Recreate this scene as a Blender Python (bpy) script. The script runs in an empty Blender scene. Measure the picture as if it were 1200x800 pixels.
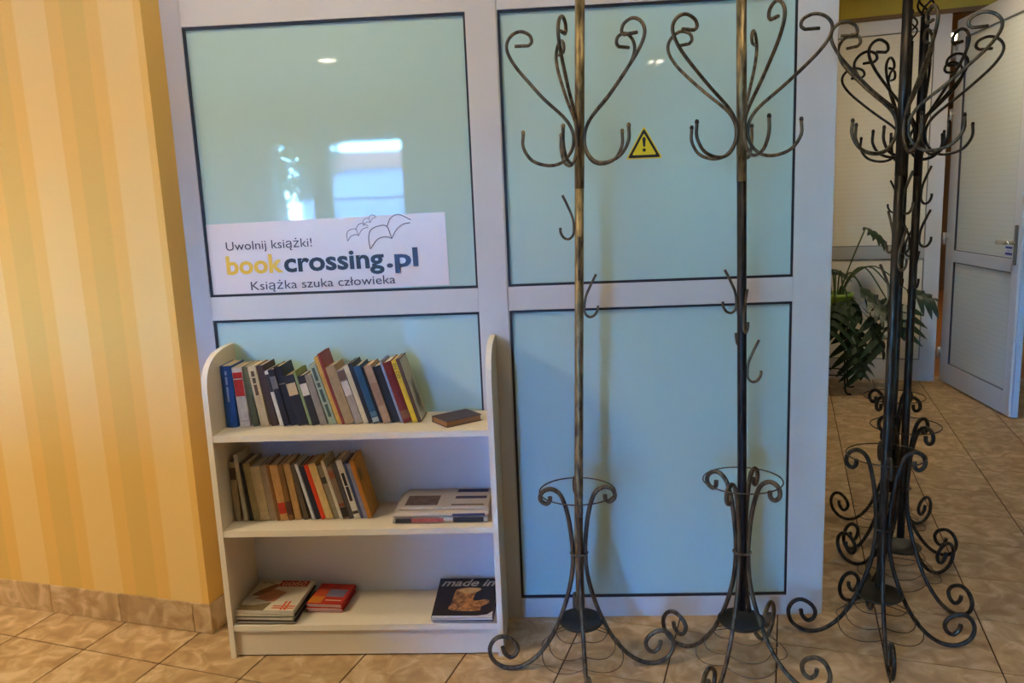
import bpy, math, random
from mathutils import Vector, Matrix
random.seed(7)
S = bpy.context.scene
COL = S.collection
PI = math.pi

# ------------------------------------------------------------------ camera
F_PX, PITCH, ROLL, YAW = 928.93, 0.17369, 0.041797, -0.059102
CAM = Vector((0.0, -2.69128, 1.50417))
def _head(h):
    e = (math.cos(YAW), math.sin(YAW)); n = (-math.sin(YAW), math.cos(YAW))
    return Vector((h[0]*e[0]+h[1]*e[1], h[0]*n[0]+h[1]*n[1], h[2]))
cp, sp, cr, sr = math.cos(PITCH), math.sin(PITCH), math.cos(ROLL), math.sin(ROLL)
V_R = _head((cr, -sp*sr, -cp*sr)); V_D = _head((-sr, -sp*cr, -cp*cr)); V_F = _head((0, cp, -sp))
cam_d = bpy.data.cameras.new('camera'); cam_d.sensor_width = 36; cam_d.lens = F_PX*36/1200
cam_d.clip_start = 0.05; cam_d.clip_end = 200
cam = bpy.data.objects.new('camera', cam_d); COL.objects.link(cam)
M = Matrix.Identity(4)
for i, v in enumerate((V_R, -V_D, -V_F)):
    for j in range(3): M[j][i] = v[j]
M.translation = CAM
cam.matrix_world = M
S.camera = cam
def pix(P):
    d = Vector(P)-CAM; f = d.dot(V_F)
    if f < 0.05: return (-9999, -9999)
    return (600+F_PX*d.dot(V_R)/f, 400+F_PX*d.dot(V_D)/f)

# ------------------------------------------------------------------ world, sun, exposure
W = bpy.data.worlds.new('sky'); S.world = W; W.use_nodes = True
nt = W.node_tree; nt.nodes.clear()
sky = nt.nodes.new('ShaderNodeTexSky'); sky.sky_type = 'NISHITA'; sky.sun_disc = False
sky.sun_elevation = math.radians(48); sky.sun_rotation = math.radians(20); sky.air_density = 1.0; sky.dust_density = 0.3; sky.ozone_density = 4.0
bg = nt.nodes.new('ShaderNodeBackground'); bg.inputs['Strength'].default_value = 23
wo = nt.nodes.new('ShaderNodeOutputWorld')
wbal = nt.nodes.new('ShaderNodeMix'); wbal.data_type = 'RGBA'; wbal.blend_type = 'MULTIPLY'; wbal.inputs['Factor'].default_value = 1
wbal.inputs[7].default_value = (.26, .71, 1.34, 1)      # daylight as seen by a camera balanced for lamp light
nt.links.new(sky.outputs[0], wbal.inputs[6]); nt.links.new(wbal.outputs[2], bg.inputs[0]); nt.links.new(bg.outputs[0], wo.inputs[0])
sl = bpy.data.lights.new('sun', 'SUN'); sl.energy = 22; sl.angle = 0.01; sl.color = (1, .93, .82)
so = bpy.data.objects.new('sun', sl); COL.objects.link(so)
so.rotation_euler = Vector((-0.25, -0.7, -0.75)).to_track_quat('-Z', 'Y').to_euler()
S.view_settings.view_transform = 'Standard'; S.view_settings.look = 'None'
S.view_settings.gamma = 1; S.view_settings.use_curve_mapping = False
S.view_settings.exposure = 0.0
WARM = (1.0, 0.83, 0.58)
LAMP = 60.0        # radiance of a downlight lens
PANELS = (         # x, y, width, length, radiance, label
    (-3.3, -1.85, .6, .6, 112, 'square warm ceiling panel lamp in front of the striped wall'),
    (-.75, -.8, .5, .5, 18, 'square warm ceiling panel lamp above the bookcase'),
    (.75, -.8, .5, .5, 12, 'square warm ceiling panel lamp above the coat racks'),
    (2.2, 2.1, .5, .5, 34, 'square warm ceiling panel lamp in the passage'),
    (4.0, 6.0, .5, .5, 30, 'added warm ceiling lamp that brightens the room beyond the door'))  # unseen lamp, added to brighten what shows past the open door

# ------------------------------------------------------------------ materials
MATS = {}
def srgb(r, g, b):
    f = lambda c: c/12.92 if c <= .04045 else ((c+.055)/1.055)**2.4
    return (f(r/255), f(g/255), f(b/255), 1)
def mat(name, col=(.8, .8, .8), rough=.5, metal=0, spec=.5, var=0, scale=30, bump=0, col2=None, emit=0, coat=0, lo=.35, hi=.65, trans=0, stretch=None):
    if name in MATS: return MATS[name]
    m = bpy.data.materials.new(name); m.use_nodes = True
    N = m.node_tree.nodes; L = m.node_tree.links; b = N['Principled BSDF']
    c = tuple(col[:3])+(1,)
    b.inputs['Base Color'].default_value = c
    b.inputs['Roughness'].default_value = rough; b.inputs['Metallic'].default_value = metal
    b.inputs['Specular IOR Level'].default_value = spec; b.inputs['Coat Weight'].default_value = coat
    b.inputs['Coat Roughness'].default_value = .08
    if trans: b.inputs['Transmission Weight'].default_value = trans
    if emit:
        b.inputs['Emission Color'].default_value = c; b.inputs['Emission Strength'].default_value = emit
    if col2 is not None or var or bump:
        tc = N.new('ShaderNodeTexCoord'); ns = N.new('ShaderNodeTexNoise')
        ns.inputs['Scale'].default_value = scale; ns.inputs['Detail'].default_value = 5
        src = tc.outputs['Object']
        if stretch:
            mp = N.new('ShaderNodeMapping'); mp.inputs['Scale'].default_value = stretch
            L.new(src, mp.inputs[0]); src = mp.outputs[0]
        L.new(src, ns.inputs['Vector'])
        if col2 is not None or var:
            cr_ = N.new('ShaderNodeValToRGB')
            cr_.color_ramp.elements[0].position = lo; cr_.color_ramp.elements[1].position = hi
            c2 = tuple(col2[:3])+(1,) if col2 is not None else tuple(max(0, x*(1-var)) for x in c[:3])+(1,)
            cr_.color_ramp.elements[0].color = c2; cr_.color_ramp.elements[1].color = c
            L.new(ns.outputs['Fac'], cr_.inputs[0]); L.new(cr_.outputs[0], b.inputs['Base Color'])
        if bump:
            bp = N.new('ShaderNodeBump'); bp.inputs['Strength'].default_value = bump; bp.inputs['Distance'].default_value = .01
            L.new(ns.outputs['Fac'], bp.inputs['Height']); L.new(bp.outputs[0], b.inputs['Normal'])
    MATS[name] = m
    return m

def tile_material():
    m = bpy.data.materials.new('marbled_tile'); m.use_nodes = True
    N = m.node_tree.nodes; L = m.node_tree.links; b = N['Principled BSDF']
    geo = N.new('ShaderNodeNewGeometry'); oi = N.new('ShaderNodeObjectInfo')
    off = N.new('ShaderNodeVectorMath'); off.operation = 'MULTIPLY_ADD'
    comb = N.new('ShaderNodeCombineXYZ')
    for i in range(3): L.new(oi.outputs['Random'], comb.inputs[i])
    off.inputs[1].default_value = (37, 51, 13)
    L.new(comb.outputs[0], off.inputs[0]); L.new(geo.outputs['Position'], off.inputs[2])
    n1 = N.new('ShaderNodeTexNoise'); n1.inputs['Scale'].default_value = 13; n1.inputs['Detail'].default_value = 7; n1.inputs['Distortion'].default_value = 1.0
    L.new(off.outputs[0], n1.inputs['Vector'])
    r = N.new('ShaderNodeValToRGB'); e = r.color_ramp.elements
    e[0].position = .34; e[0].color = srgb(172, 140, 99)
    e[1].position = .68; e[1].color = srgb(218, 191, 152)
    k = e.new(.5); k.color = srgb(192, 160, 116)
    L.new(n1.outputs['Fac'], r.inputs[0])
    hs = N.new('ShaderNodeHueSaturation'); mr = N.new('ShaderNodeMapRange')
    mr.inputs['To Min'].default_value = .90; mr.inputs['To Max'].default_value = 1.07
    L.new(oi.outputs['Random'], mr.inputs['Value']); L.new(mr.outputs[0], hs.inputs['Value'])
    L.new(r.outputs[0], hs.inputs['Color']); L.new(hs.outputs[0], b.inputs['Base Color'])
    b.inputs['Roughness'].default_value = .42; b.inputs['Specular IOR Level'].default_value = .35
    bp = N.new('ShaderNodeBump'); bp.inputs['Strength'].default_value = .12; bp.inputs['Distance'].default_value = .004
    L.new(n1.outputs['Fac'], bp.inputs['Height']); L.new(bp.outputs[0], b.inputs['Normal'])
    return m
M_TILE = tile_material()

def wallpaper_material():
    m = bpy.data.materials.new('striped_wallpaper'); m.use_nodes = True
    N = m.node_tree.nodes; L = m.node_tree.links; b = N['Principled BSDF']
    tc = N.new('ShaderNodeTexCoord'); sx = N.new('ShaderNodeSeparateXYZ'); L.new(tc.outputs['Object'], sx.inputs[0])
    a = N.new('ShaderNodeMath'); a.operation = 'SUBTRACT'; a.inputs[1].default_value = .027; L.new(sx.outputs[0], a.inputs[0])
    d = N.new('ShaderNodeMath'); d.operation = 'DIVIDE'; d.inputs[1].default_value = .351; L.new(a.outputs[0], d.inputs[0])
    f = N.new('ShaderNodeMath'); f.operation = 'FRACT'; L.new(d.outputs[0], f.inputs[0])
    r = N.new('ShaderNodeValToRGB'); el = r.color_ramp.elements
    light, org, kha = srgb(236, 200, 128), srgb(232, 188, 104), srgb(222, 184, 102)
    w = .012
    stops = [(0, org), (w, light), (.393-w, light), (.393+w, org), (.556-w, org), (.556+w, kha), (.832-w, kha), (.832+w, org), (1-w*.5, org)]
    el[0].position = 0; el[0].color = stops[0][1]; el[1].position = stops[-1][0]; el[1].color = stops[-1][1]
    for p, c in stops[1:-1]:
        k = el.new(p); k.color = c
    L.new(f.outputs[0], r.inputs[0])
    ns = N.new('ShaderNodeTexNoise'); ns.inputs['Scale'].default_value = 220; ns.inputs['Detail'].default_value = 3
    L.new(tc.outputs['Object'], ns.inputs['Vector'])
    mx = N.new('ShaderNodeMix'); mx.data_type = 'RGBA'; mx.blend_type = 'OVERLAY'; mx.inputs['Factor'].default_value = .12
    L.new(r.outputs[0], mx.inputs[6]); L.new(ns.outputs['Fac'], mx.inputs[7]); L.new(mx.outputs[2], b.inputs['Base Color'])
    bp = N.new('ShaderNodeBump'); bp.inputs['Strength'].default_value = .15; bp.inputs['Distance'].default_value = .002
    L.new(ns.outputs['Fac'], bp.inputs['Height']); L.new(bp.outputs[0], b.inputs['Normal'])
    b.inputs['Roughness'].default_value = .7; b.inputs['Specular IOR Level'].default_value = .2
    return m

def iron_material(name, dark, brass, lo, hi, metal=.55):
    return mat(name, brass, rough=.42, metal=metal, spec=.5, col2=dark, scale=75, lo=lo, hi=hi, bump=.25, stretch=(1, 1, .22))

def blind_material(name, c1, c2, period):
    m = bpy.data.materials.new(name); m.use_nodes = True
    N = m.node_tree.nodes; L = m.node_tree.links; b = N['Principled BSDF']
    tc = N.new('ShaderNodeTexCoord'); sx = N.new('ShaderNodeSeparateXYZ'); L.new(tc.outputs['Object'], sx.inputs[0])
    d = N.new('ShaderNodeMath'); d.operation = 'DIVIDE'; d.inputs[1].default_value = period; L.new(sx.outputs[2], d.inputs[0])
    f = N.new('ShaderNodeMath'); f.operation = 'FRACT'; L.new(d.outputs[0], f.inputs[0])
    r = N.new('ShaderNodeValToRGB'); el = r.color_ramp.elements
    el[0].position = 0; el[0].color = c1; el[1].position = 1; el[1].color = c1
    k = el.new(.8); k.color = c1
    k = el.new(.9); k.color = c2
    L.new(f.outputs[0], r.inputs[0]); L.new(r.outputs[0], b.inputs['Base Color'])
    b.inputs['Roughness'].default_value = .08; b.inputs['Specular IOR Level'].default_value = .5
    return m

ALU = mat('white_aluminium', srgb(212, 207, 198), rough=.38, spec=.4, var=.05, scale=4)
GASKET = mat('black_rubber', (.008, .008, .010), rough=.5)
GLASS = mat('frosted_green_glass', srgb(184, 212, 202), rough=.03, spec=.5)
GROUT = mat('brown_grout', srgb(70, 52, 36), rough=.9, spec=.1)
PAPERWALL = wallpaper_material()
YELLOW = mat('ochre_wall_paint', srgb(214, 190, 84), rough=.85, spec=.1, var=.06, scale=6)
CREAM = mat('tan_wall_paint', srgb(158, 132, 98), rough=.85, spec=.1)
CEIL = mat('ceiling_paint', srgb(188, 168, 128), rough=.9, spec=.1)
LAMINATE = mat('cream_laminate', srgb(232, 220, 196), rough=.42, spec=.4, var=.04, scale=5)
EDGEBAND = mat('cream_edge_band', srgb(238, 229, 208), rough=.4, spec=.4)
BLACK = mat('black_print', (.012, .012, .014), rough=.4)
PAPER = mat('aged_paper', srgb(214, 194, 158), rough=.85, spec=.1, var=.12, scale=60)
WHITE = mat('white_paper', srgb(228, 220, 208), rough=.6, spec=.3)
STEEL = mat('brushed_steel', (.66, .65, .62), rough=.30, metal=.75)

# ------------------------------------------------------------------ mesh helpers
class MB:
    def __init__(s): s.v = []; s.f = []; s.sm = []
    def add(s, vs, fs, smooth=False):
        o = len(s.v); s.v += [tuple(v) for v in vs]; s.f += [tuple(i+o for i in f) for f in fs]; s.sm += [smooth]*len(fs); return s
    def box(s, a, b):
        x0, y0, z0 = a; x1, y1, z1 = b
        return s.add([(x0, y0, z0), (x1, y0, z0), (x1, y1, z0), (x0, y1, z0), (x0, y0, z1), (x1, y0, z1), (x1, y1, z1), (x0, y1, z1)],
                     [(3, 2, 1, 0), (4, 5, 6, 7), (0, 1, 5, 4), (1, 2, 6, 5), (2, 3, 7, 6), (3, 0, 4, 7)])
    def bbox(s, a, b, c=.002):
        # box with chamfered top and vertical edges
        x0, y0, z0 = a; x1, y1, z1 = b
        def ring(i, z): return [(x0+i, y0, z), (x1-i, y0, z), (x1, y0+i, z), (x1, y1-i, z), (x1-i, y1, z), (x0+i, y1, z), (x0, y1-i, z), (x0, y0+i, z)]
        def ring2(z): return [(x0+c*1.4, y0+c, z), (x1-c*1.4, y0+c, z), (x1-c, y0+c*1.4, z), (x1-c, y1-c*1.4, z), (x1-c*1.4, y1-c, z), (x0+c*1.4, y1-c, z), (x0+c, y1-c*1.4, z), (x0+c, y0+c*1.4, z)]
        R = [ring2(z0), ring(c, z0+c), ring(c, z1-c), ring2(z1)]
        vs = [p for r in R for p in r]; fs = []
        for k in range(3):
            for i in range(8):
                j = (i+1) % 8; fs.append((k*8+i, k*8+j, (k+1)*8+j, (k+1)*8+i))
        fs.append(tuple(range(7, -1, -1))); fs.append(tuple(24+i for i in range(8)))
        return s.add(vs, fs)
    def prism(s, poly, axis, a, b, smooth=False):
        n = len(poly); vs = []
        for t in (a, b):
            for p in poly:
                vs.append({'z': (p[0], p[1], t), 'x': (t, p[0], p[1]), 'y': (p[0], t, p[1])}[axis])
        fs = [(i, (i+1) % n, n+(i+1) % n, n+i) for i in range(n)]
        o = len(s.v); s.add(vs, fs, smooth)
        s.f += [tuple(o+i for i in range(n-1, -1, -1)), tuple(o+n+i for i in range(n))]; s.sm += [False, False]
        return s
    def tube(s, pts, r, sides=7, closed=False, smooth=True):
        P = [Vector(p) for p in pts]; n = len(P)
        if n < 2: return s
        T = []
        for i in range(n):
            a = P[i-1] if (i > 0 or closed) else P[i]; b = P[(i+1) % n] if (i < n-1 or closed) else P[i]
            T.append((b-a).normalized())
        up = Vector((0, 0, 1)) if abs(T[0].z) < .9 else Vector((1, 0, 0))
        N_ = T[0].cross(up).normalized(); vs = []
        for i in range(n):
            N_ = (N_-T[i]*N_.dot(T[i])).normalized(); B = T[i].cross(N_)
            ri = r[i] if isinstance(r, (list, tuple)) else r
            for k in range(sides):
                a = 2*PI*k/sides; vs.append(P[i]+(N_*math.cos(a)+B*math.sin(a))*ri)
        fs = []
        for i in range(n if closed else n-1):
            j = (i+1) % n
            for k in range(sides):
                l = (k+1) % sides; fs.append((i*sides+k, i*sides+l, j*sides+l, j*sides+k))
        o = len(s.v); s.add(vs, fs, smooth)
        if not closed:
            s.f += [tuple(o+k for k in range(sides-1, -1, -1)), tuple(o+(n-1)*sides+k for k in range(sides))]; s.sm += [False, False]
        return s
    def lathe(s, prof, sides=24, c=(0, 0, 0), smooth=True):
        vs = []; n = len(prof)
        for r, z in prof:
            for k in range(sides):
                a = 2*PI*k/sides; vs.append((c[0]+r*math.cos(a), c[1]+r*math.sin(a), c[2]+z))
        fs = []
        for i in range(n-1):
            for k in range(sides):
                l = (k+1) % sides; fs.append((i*sides+k, i*sides+l, (i+1)*sides+l, (i+1)*sides+k))
        o = len(s.v); s.add(vs, fs, smooth)
        s.f += [tuple(o+k for k in range(sides-1, -1, -1)), tuple(o+(n-1)*sides+k for k in range(sides))]; s.sm += [False, False]
        return s
    def xf(s, fn): s.v = [tuple(fn(Vector(v))) for v in s.v]; return s
    def mesh(s, name):
        me = bpy.data.meshes.new(name); me.from_pydata(s.v, [], s.f)
        me.polygons.foreach_set('use_smooth', s.sm); me.update(); return me
    def build(s, name, m, parent=None, loc=None, rz=None):
        return link(name, s.mesh(name), m, parent, loc, rz)
def link(name, me, m, parent=None, loc=None, rz=None):
    o = bpy.data.objects.new(name, me)
    if m is not None and not me.materials: me.materials.append(m)
    COL.objects.link(o)
    if parent is not None: o.parent = parent
    if loc is not None: o.location = loc
    if rz is not None: o.rotation_euler = (0, 0, rz)
    return o
def tag(o, label=None, cat=None, group=None, kind=None):
    if label: o['label'] = label
    if cat: o['category'] = cat
    if group: o['group'] = group
    if kind: o['kind'] = kind
    return o
def empty(name, loc=(0, 0, 0), rz=0, **k):
    o = bpy.data.objects.new(name, None); COL.objects.link(o); o.location = loc; o.rotation_euler = (0, 0, rz)
    o.empty_display_size = .05
    return tag(o, **k)
def box(name, a, b, m, parent=None, bev=0): 
    mb = MB(); (mb.bbox(a, b, bev) if bev else mb.box(a, b)); return mb.build(name, m, parent)
def smooth_path(pts, n=6, closed=False):
    P = [Vector(p) for p in pts]; out = []
    m = len(P)
    for i in range(m if closed else m-1):
        p0 = P[(i-1) % m] if (closed or i > 0) else P[0]*2-P[1]
        p1 = P[i]; p2 = P[(i+1) % m]
        p3 = P[(i+2) % m] if (closed or i+2 < m) else P[m-1]*2-P[m-2]
        for k in range(n):
            t = k/n
            out.append(.5*((2*p1)+(p2-p0)*t+(2*p0-5*p1+4*p2-p3)*t*t+(3*p1-p0-3*p2+p3)*t**3))
    if not closed: out.append(P[-1])
    return out
def text_mesh(txt, size=1.0, bold=0.0, shear=0.0, spacing=1.0):
    c = bpy.data.curves.new('txt', 'FONT'); c.body = txt; c.size = size; c.offset = bold; c.shear = shear; c.space_character = spacing
    c.resolution_u = 3; c.extrude = .0
    o = bpy.data.objects.new('txt', c); COL.objects.link(o)
    dg = bpy.context.evaluated_depsgraph_get(); me = bpy.data.meshes.new_from_object(o.evaluated_get(dg))
    bpy.data.objects.remove(o); bpy.data.curves.remove(c)
    return me
def place_text(name, txt, m, parent, origin, ux, uy, w=None, h=None, bold=0.0, shear=0.0, spacing=1.0):
    """lettering: lower-left of its box at origin, running along ux, rising along uy, fitted to width w and height h"""
    me = text_mesh(txt, 1, bold, shear, spacing)
    xs = [v.co.x for v in me.vertices]; ys = [v.co.y for v in me.vertices]
    x0, x1, y0, y1 = min(xs), max(xs), min(ys), max(ys)
    kx = w/(x1-x0) if w else None; ky = h/(y1-y0) if h else None
    kx = kx or ky; ky = ky or kx
    O = Vector(origin); ux = Vector(ux).normalized(); uy = Vector(uy).normalized()
    for v in me.vertices: v.co = O+ux*((v.co.x-x0)*kx)+uy*((v.co.y-y0)*ky)
    me.name = name
    return link(name, me, m, parent)

# ------------------------------------------------------------------ floor
GA = math.radians(-15.92); GO = (0.70663, -0.18403); T = 1/3
gu = (math.cos(GA), math.sin(GA)); gv = (-math.sin(GA), math.cos(GA))
def gw(u, v): return (GO[0]+T*(u*gu[0]+v*gv[0]), GO[1]+T*(u*gu[1]+v*gv[1]))
floor = box('floor', (-5.2, -8.0, -.12), (6.2, 4.9, -.003), GROUT)
tag(floor, 'beige marbled ceramic tile floor with dark joints', kind='structure')
tm = MB().bbox((-T/2+.0024, -T/2+.0024, -.012), (T/2-.0024, T/2-.0024, 0), .0010).mesh('tile')
tm.materials.append(M_TILE)
wallA = math.radians(166.39); WC = (-1.294, -.086)
wu = (math.cos(wallA), math.sin(wallA)); wb = (.2353, .9719)      # along the wall; into the wall
BA = math.radians(-15.242); BP = (2.909, 3.486)
bu = (math.cos(BA), math.sin(BA)); bn = (-math.sin(BA), math.cos(BA))
tiles = []; rest = []
for iu in range(-24, 22):
    for iv in range(-24, 18):
        x, y = gw(iu+.5, iv+.5)
        if not (-5.1 < x < 6 and -7.9 < y < 4.6): continue
        if (x-BP[0])*bn[0]+(y-BP[1])*bn[1] > .1: continue
        if (x-WC[0])*wb[0]+(y-WC[1])*wb[1] > .30 and x < -1.3: continue
        if x < -1.2 and y > .3: continue
        c = [pix((gw(iu+a, iv+b))+(0,)) for a in (0, 1) for b in (0, 1)]
        vis = any(-60 < q[0] < 1260 and -60 < q[1] < 880 for q in c)
        if x < .75 and y > .25: vis = False          # floor behind the partition
        (tiles if vis else rest).append((x, y, iu, iv))
for x, y, iu, iv in tiles:
    link('tile', tm, M_TILE, floor, (x, y, 0), GA)
mb = MB()
for x, y, iu, iv in rest:
    q = MB().box((-T/2+.0018, -T/2+.0018, -.012), (T/2-.0018, T/2-.0018, 0))
    q.xf(lambda v: (x+v.x*gu[0]+v.y*gv[0], y+v.x*gu[1]+v.y*gv[1], v.z)); mb.add(q.v, q.f)
tag(mb.build('tile_field', M_TILE, floor), kind='stuff')

# ------------------------------------------------------------------ wallpapered wall with tile skirting
CZ = 3.0
def wl(s, b): return (WC[0]+wu[0]*s+wb[0]*b, WC[1]+wu[1]*s+wb[1]*b)
WALLM = Matrix(((wu[0], -wb[0], 0, WC[0]), (wu[1], -wb[1], 0, WC[1]), (0, 0, 1, 0), (0, 0, 0, 1)))   # local x along wall, y out of wall
def wall_local(o): o.matrix_world = WALLM; return o
inv = WALLM.inverted()
poly = [WC, (-1.2735, -.0005), (-1.2860, -.0005), (-1.2860, .25), wl(3.95, .25), wl(3.95, 0)]
pl = [inv @ Vector((p[0], p[1], 0)) for p in poly]
w_ = MB().prism([(p.x, p.y) for p in pl], 'z', 0, CZ).build('wall_left', PAPERWALL)
wall_local(w_); tag(w_, 'yellow and ochre vertically striped wallpapered wall', kind='structure')
bbr = empty('baseboard_left', kind='structure', label='beige marbled tile skirting along the striped wall')
bbr.matrix_world = WALLM
SK_H, SK_T = .115, .009
joints = [.069+.3295*k for k in range(0, 12)]
MB().box((0.0005, .0002, 0), (3.9, .005, SK_H-.003)).build('grout_bed', GROUT, bbr)
prev = -SK_T
for j in joints:
    MB().bbox((prev+.001, .0005, .0015), (j-.001, SK_T, SK_H), .0015).build('tile', M_TILE, bbr); prev = j
MB().bbox((-SK_T, -.085, .0015), (-.0005, SK_T-.0015, SK_H), .0012).build('tile', M_TILE, bbr)

# ------------------------------------------------------------------ glazed partition
part = empty('wall_back', kind='structure', label='white aluminium partition with frosted greenish glass panes')
X0, XA, XB, XC, XD, XE = -1.280, -1.207, -.268, -.164, .790, .916
ZB, ZM0, ZM1, ZT = .075, 1.138, 1.220, 2.115
D0, D1 = 0.0, .06
def fr(name, x0, x1, z0, z1): return box(name, (x0, D0, z0), (x1, D1, z1), ALU, part, .0012)
fr('stile', X0, XA, 0, CZ-.002); fr('stile', XB, XC-.0035, 0, CZ-.002); fr('stile', XC-.0023, XC, 0, CZ-.002); fr('stile', XD, XE, 0, CZ-.002)
for a, b in ((XA, XB), (XC, XD)):
    fr('rail', a, b, 0, ZB); fr('rail', a, b, ZM0, ZM1); fr('rail', a, b, ZT, 2.24); fr('rail', a, b, CZ-.08, CZ-.002)
    for z0, z1 in ((ZB, ZM0), (ZM1, ZT), (2.24, CZ-.08)):
        g = .0085
        mb = MB()
        mb.box((a, .004, z0), (a+g, .055, z1)); mb.box((b-g*.8, .004, z0), (b, .055, z1))
        mb.box((a+g, .004, z0), (b-g*.8, .055, z0+g)); mb.box((a+g, .004, z1-g), (b-g*.8, .055, z1))
        mb.build('gasket', GASKET, part)
        box('pane', (a+g, .011, z0+g), (b-g*.8, .019, z1-g), GLASS, part)

# ------------------------------------------------------------------ far glazing, door and doorway
FAR = Matrix(((bu[0], bn[0], 0, BP[0]), (bu[1], bn[1], 0, BP[1]), (0, 0, 1, 0), (0, 0, 0, 1)))
ALU2 = mat('grey_white_aluminium', srgb(214, 212, 210), rough=.4, spec=.4)
BLIND = blind_material('cream_blind_behind_glass', srgb(238, 232, 214), srgb(229, 222, 202), .034)
BLIND2 = blind_material('grey_blind_behind_glass', srgb(222, 225, 216), srgb(212, 214, 204), .036)
GREYGAS = mat('grey_seal', srgb(120, 122, 120), rough=.6)
far = empty('wall_far', kind='structure', label='white framed glazing with cream blinds across the far end'); far.matrix_world = FAR
FZ = 2.712
def ff(name, a, b, z0, z1, m=ALU2): return box(name, (a, 0, z0), (b, .06, z1), m, far, .0015)
FL = -3.9
ff('stile', -.112, -.004, 0, FZ); ff('stile', -1.45, -1.36, 0, FZ); ff('stile', -2.75, -2.66, 0, FZ); ff('stile', FL, FL+.09, 0, FZ)
for a, b in ((-1.36, -.112), (-2.66, -1.45), (FL+.09, -2.75)):
    ff('rail', a, b, 0, .165); ff('rail', a, b, .955, 1.052, mat('mid_grey_rail', srgb(176, 174, 166), rough=.5)); ff('rail', a, b, 2.612, FZ)
    for z0, z1 in ((.165, .955), (1.052, 2.612)):
        mb = MB(); g = .007
        mb.box((a, .006, z0), (a+g, .05, z1)); mb.box((b-g, .006, z0), (b, .05, z1)); mb.box((a+g, .006, z0), (b-g, .05, z0+g)); mb.box((a+g, .006, z1-g), (b-g, .05, z1))
        mb.build('gasket', GREYGAS, far)
        box('pane', (a+g, .014, z0+g), (b-g, .022, z1-g), BLIND, far)
mb = MB().box((FL, .001, FZ+.03), (3.4, .06, CZ)); mb.box((1.18, .001, 0), (3.4, .06, FZ+.03))
wf = mb.build('wall_far_upper', YELLOW, far)
MB().box((FL, -.012, FZ), (3.4, .06, FZ+.03)).build('brown_strip', mat('strip_brown', srgb(128, 98, 60), rough=.7), far)  # narrow brown strip along the top of the far glazing
ff('jamb', 1.105, 1.18, 0, FZ)

# door
DA = math.radians(-93.673); DP = (2.947, 3.500)
door = empty('door_1', kind='structure', label='open white aluminium door with blinds behind its glass and steel handle')
du = (math.cos(DA), math.sin(DA)); dn = (-math.sin(DA), math.cos(DA))       # dn points to +x side
door.matrix_world = Matrix(((du[0], dn[0], 0, DP[0]), (du[1], dn[1], 0, DP[1]), (0, 0, 1, 0), (0, 0, 0, 1)))
DW, DZ = 1.09, 2.66
def dd(name, a, b, z0, z1): return box(name, (a, 0, z0), (b, .055, z1), ALU2, door, .002)
dd('stile', 0.004, .142, .012, DZ); dd('stile', 1.0, DW, .012, DZ)
dd('rail', .142, 1.0, .012, .162); dd('rail', .142, 1.0, .935, 1.018); dd('rail', .142, 1.0, 2.525, DZ)
DKSEAL = mat('navy_seal', (.02, .022, .04), rough=.5)
for z0, z1 in ((.162, .935), (1.018, 2.525)):
    MB().box((.142, .002, z0), (.154, .05, z1)).build('gasket', DKSEAL, door)
    mb = MB().box((.154, .004, z0), (.992, .05, z0+.007)); mb.box((.154, .004, z1-.007), (.992, .05, z1)); mb.box((.992, .004, z0), (1.0, .05, z1))
    mb.build('gasket', GREYGAS, door)
    box('pane', (.154, .012, z0+.007), (.992, .02, z1-.007), BLIND2, door)
MB().box((DW, .014, .012), (DW+.016, .05, DZ)).build('edge_strip', mat('pale_blue_edge', srgb(196, 208, 224), rough=.4), door)
pl_ = MB().bbox((1.035, -.012, .985), (1.067, .0, 1.235), .003).build('handle_plate', mat('dark_satin_steel', srgb(128, 126, 118), rough=.35, metal=.6), door)
MB().tube(smooth_path([(1.051, -.008, 1.125), (1.051, -.045, 1.125), (1.040, -.058, 1.125), (1.0, -.06, 1.125), (.925, -.058, 1.123)], 4), .013, 10).build('handle_lever', mat('polished_steel', (.75, .74, .70), rough=.15, metal=.9), pl_)
for z in (.225, 1.10, 2.0, 2.44):
    h = MB(); h.tube([(-.004, -.012, z-.045), (-.004, -.012, z+.045)], .011, 10); h.box((.008, -.006, z+.002), (.05, .0, z+.045)); h.build('hinge', STEEL, door)
    MB().box((-.052, -.010, z-.045), (-.014, -.003, z-.002)).build('hinge_leaf', STEEL, door)
st = MB().box((.885, .0105, 1.036), (.982, .0118, 1.098)).build('sticker', mat('blue_white_sticker', srgb(226, 226, 236), rough=.4), door)
MB().box((.889, .0098, 1.080), (.978, .0106, 1.095)).build('stripe', mat('navy_print', srgb(40, 48, 128), rough=.5), st)
MB().box((.889, .0098, 1.039), (.978, .0106, 1.056)).build('stripe', MATS['navy_print'], st)
place_text('lettering', 'ci\u0105gnij', MATS['navy_print'], st, (.896, .0099, 1.060), (1, 0, 0), (0, 0, 1), w=.075, h=.017)

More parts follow.
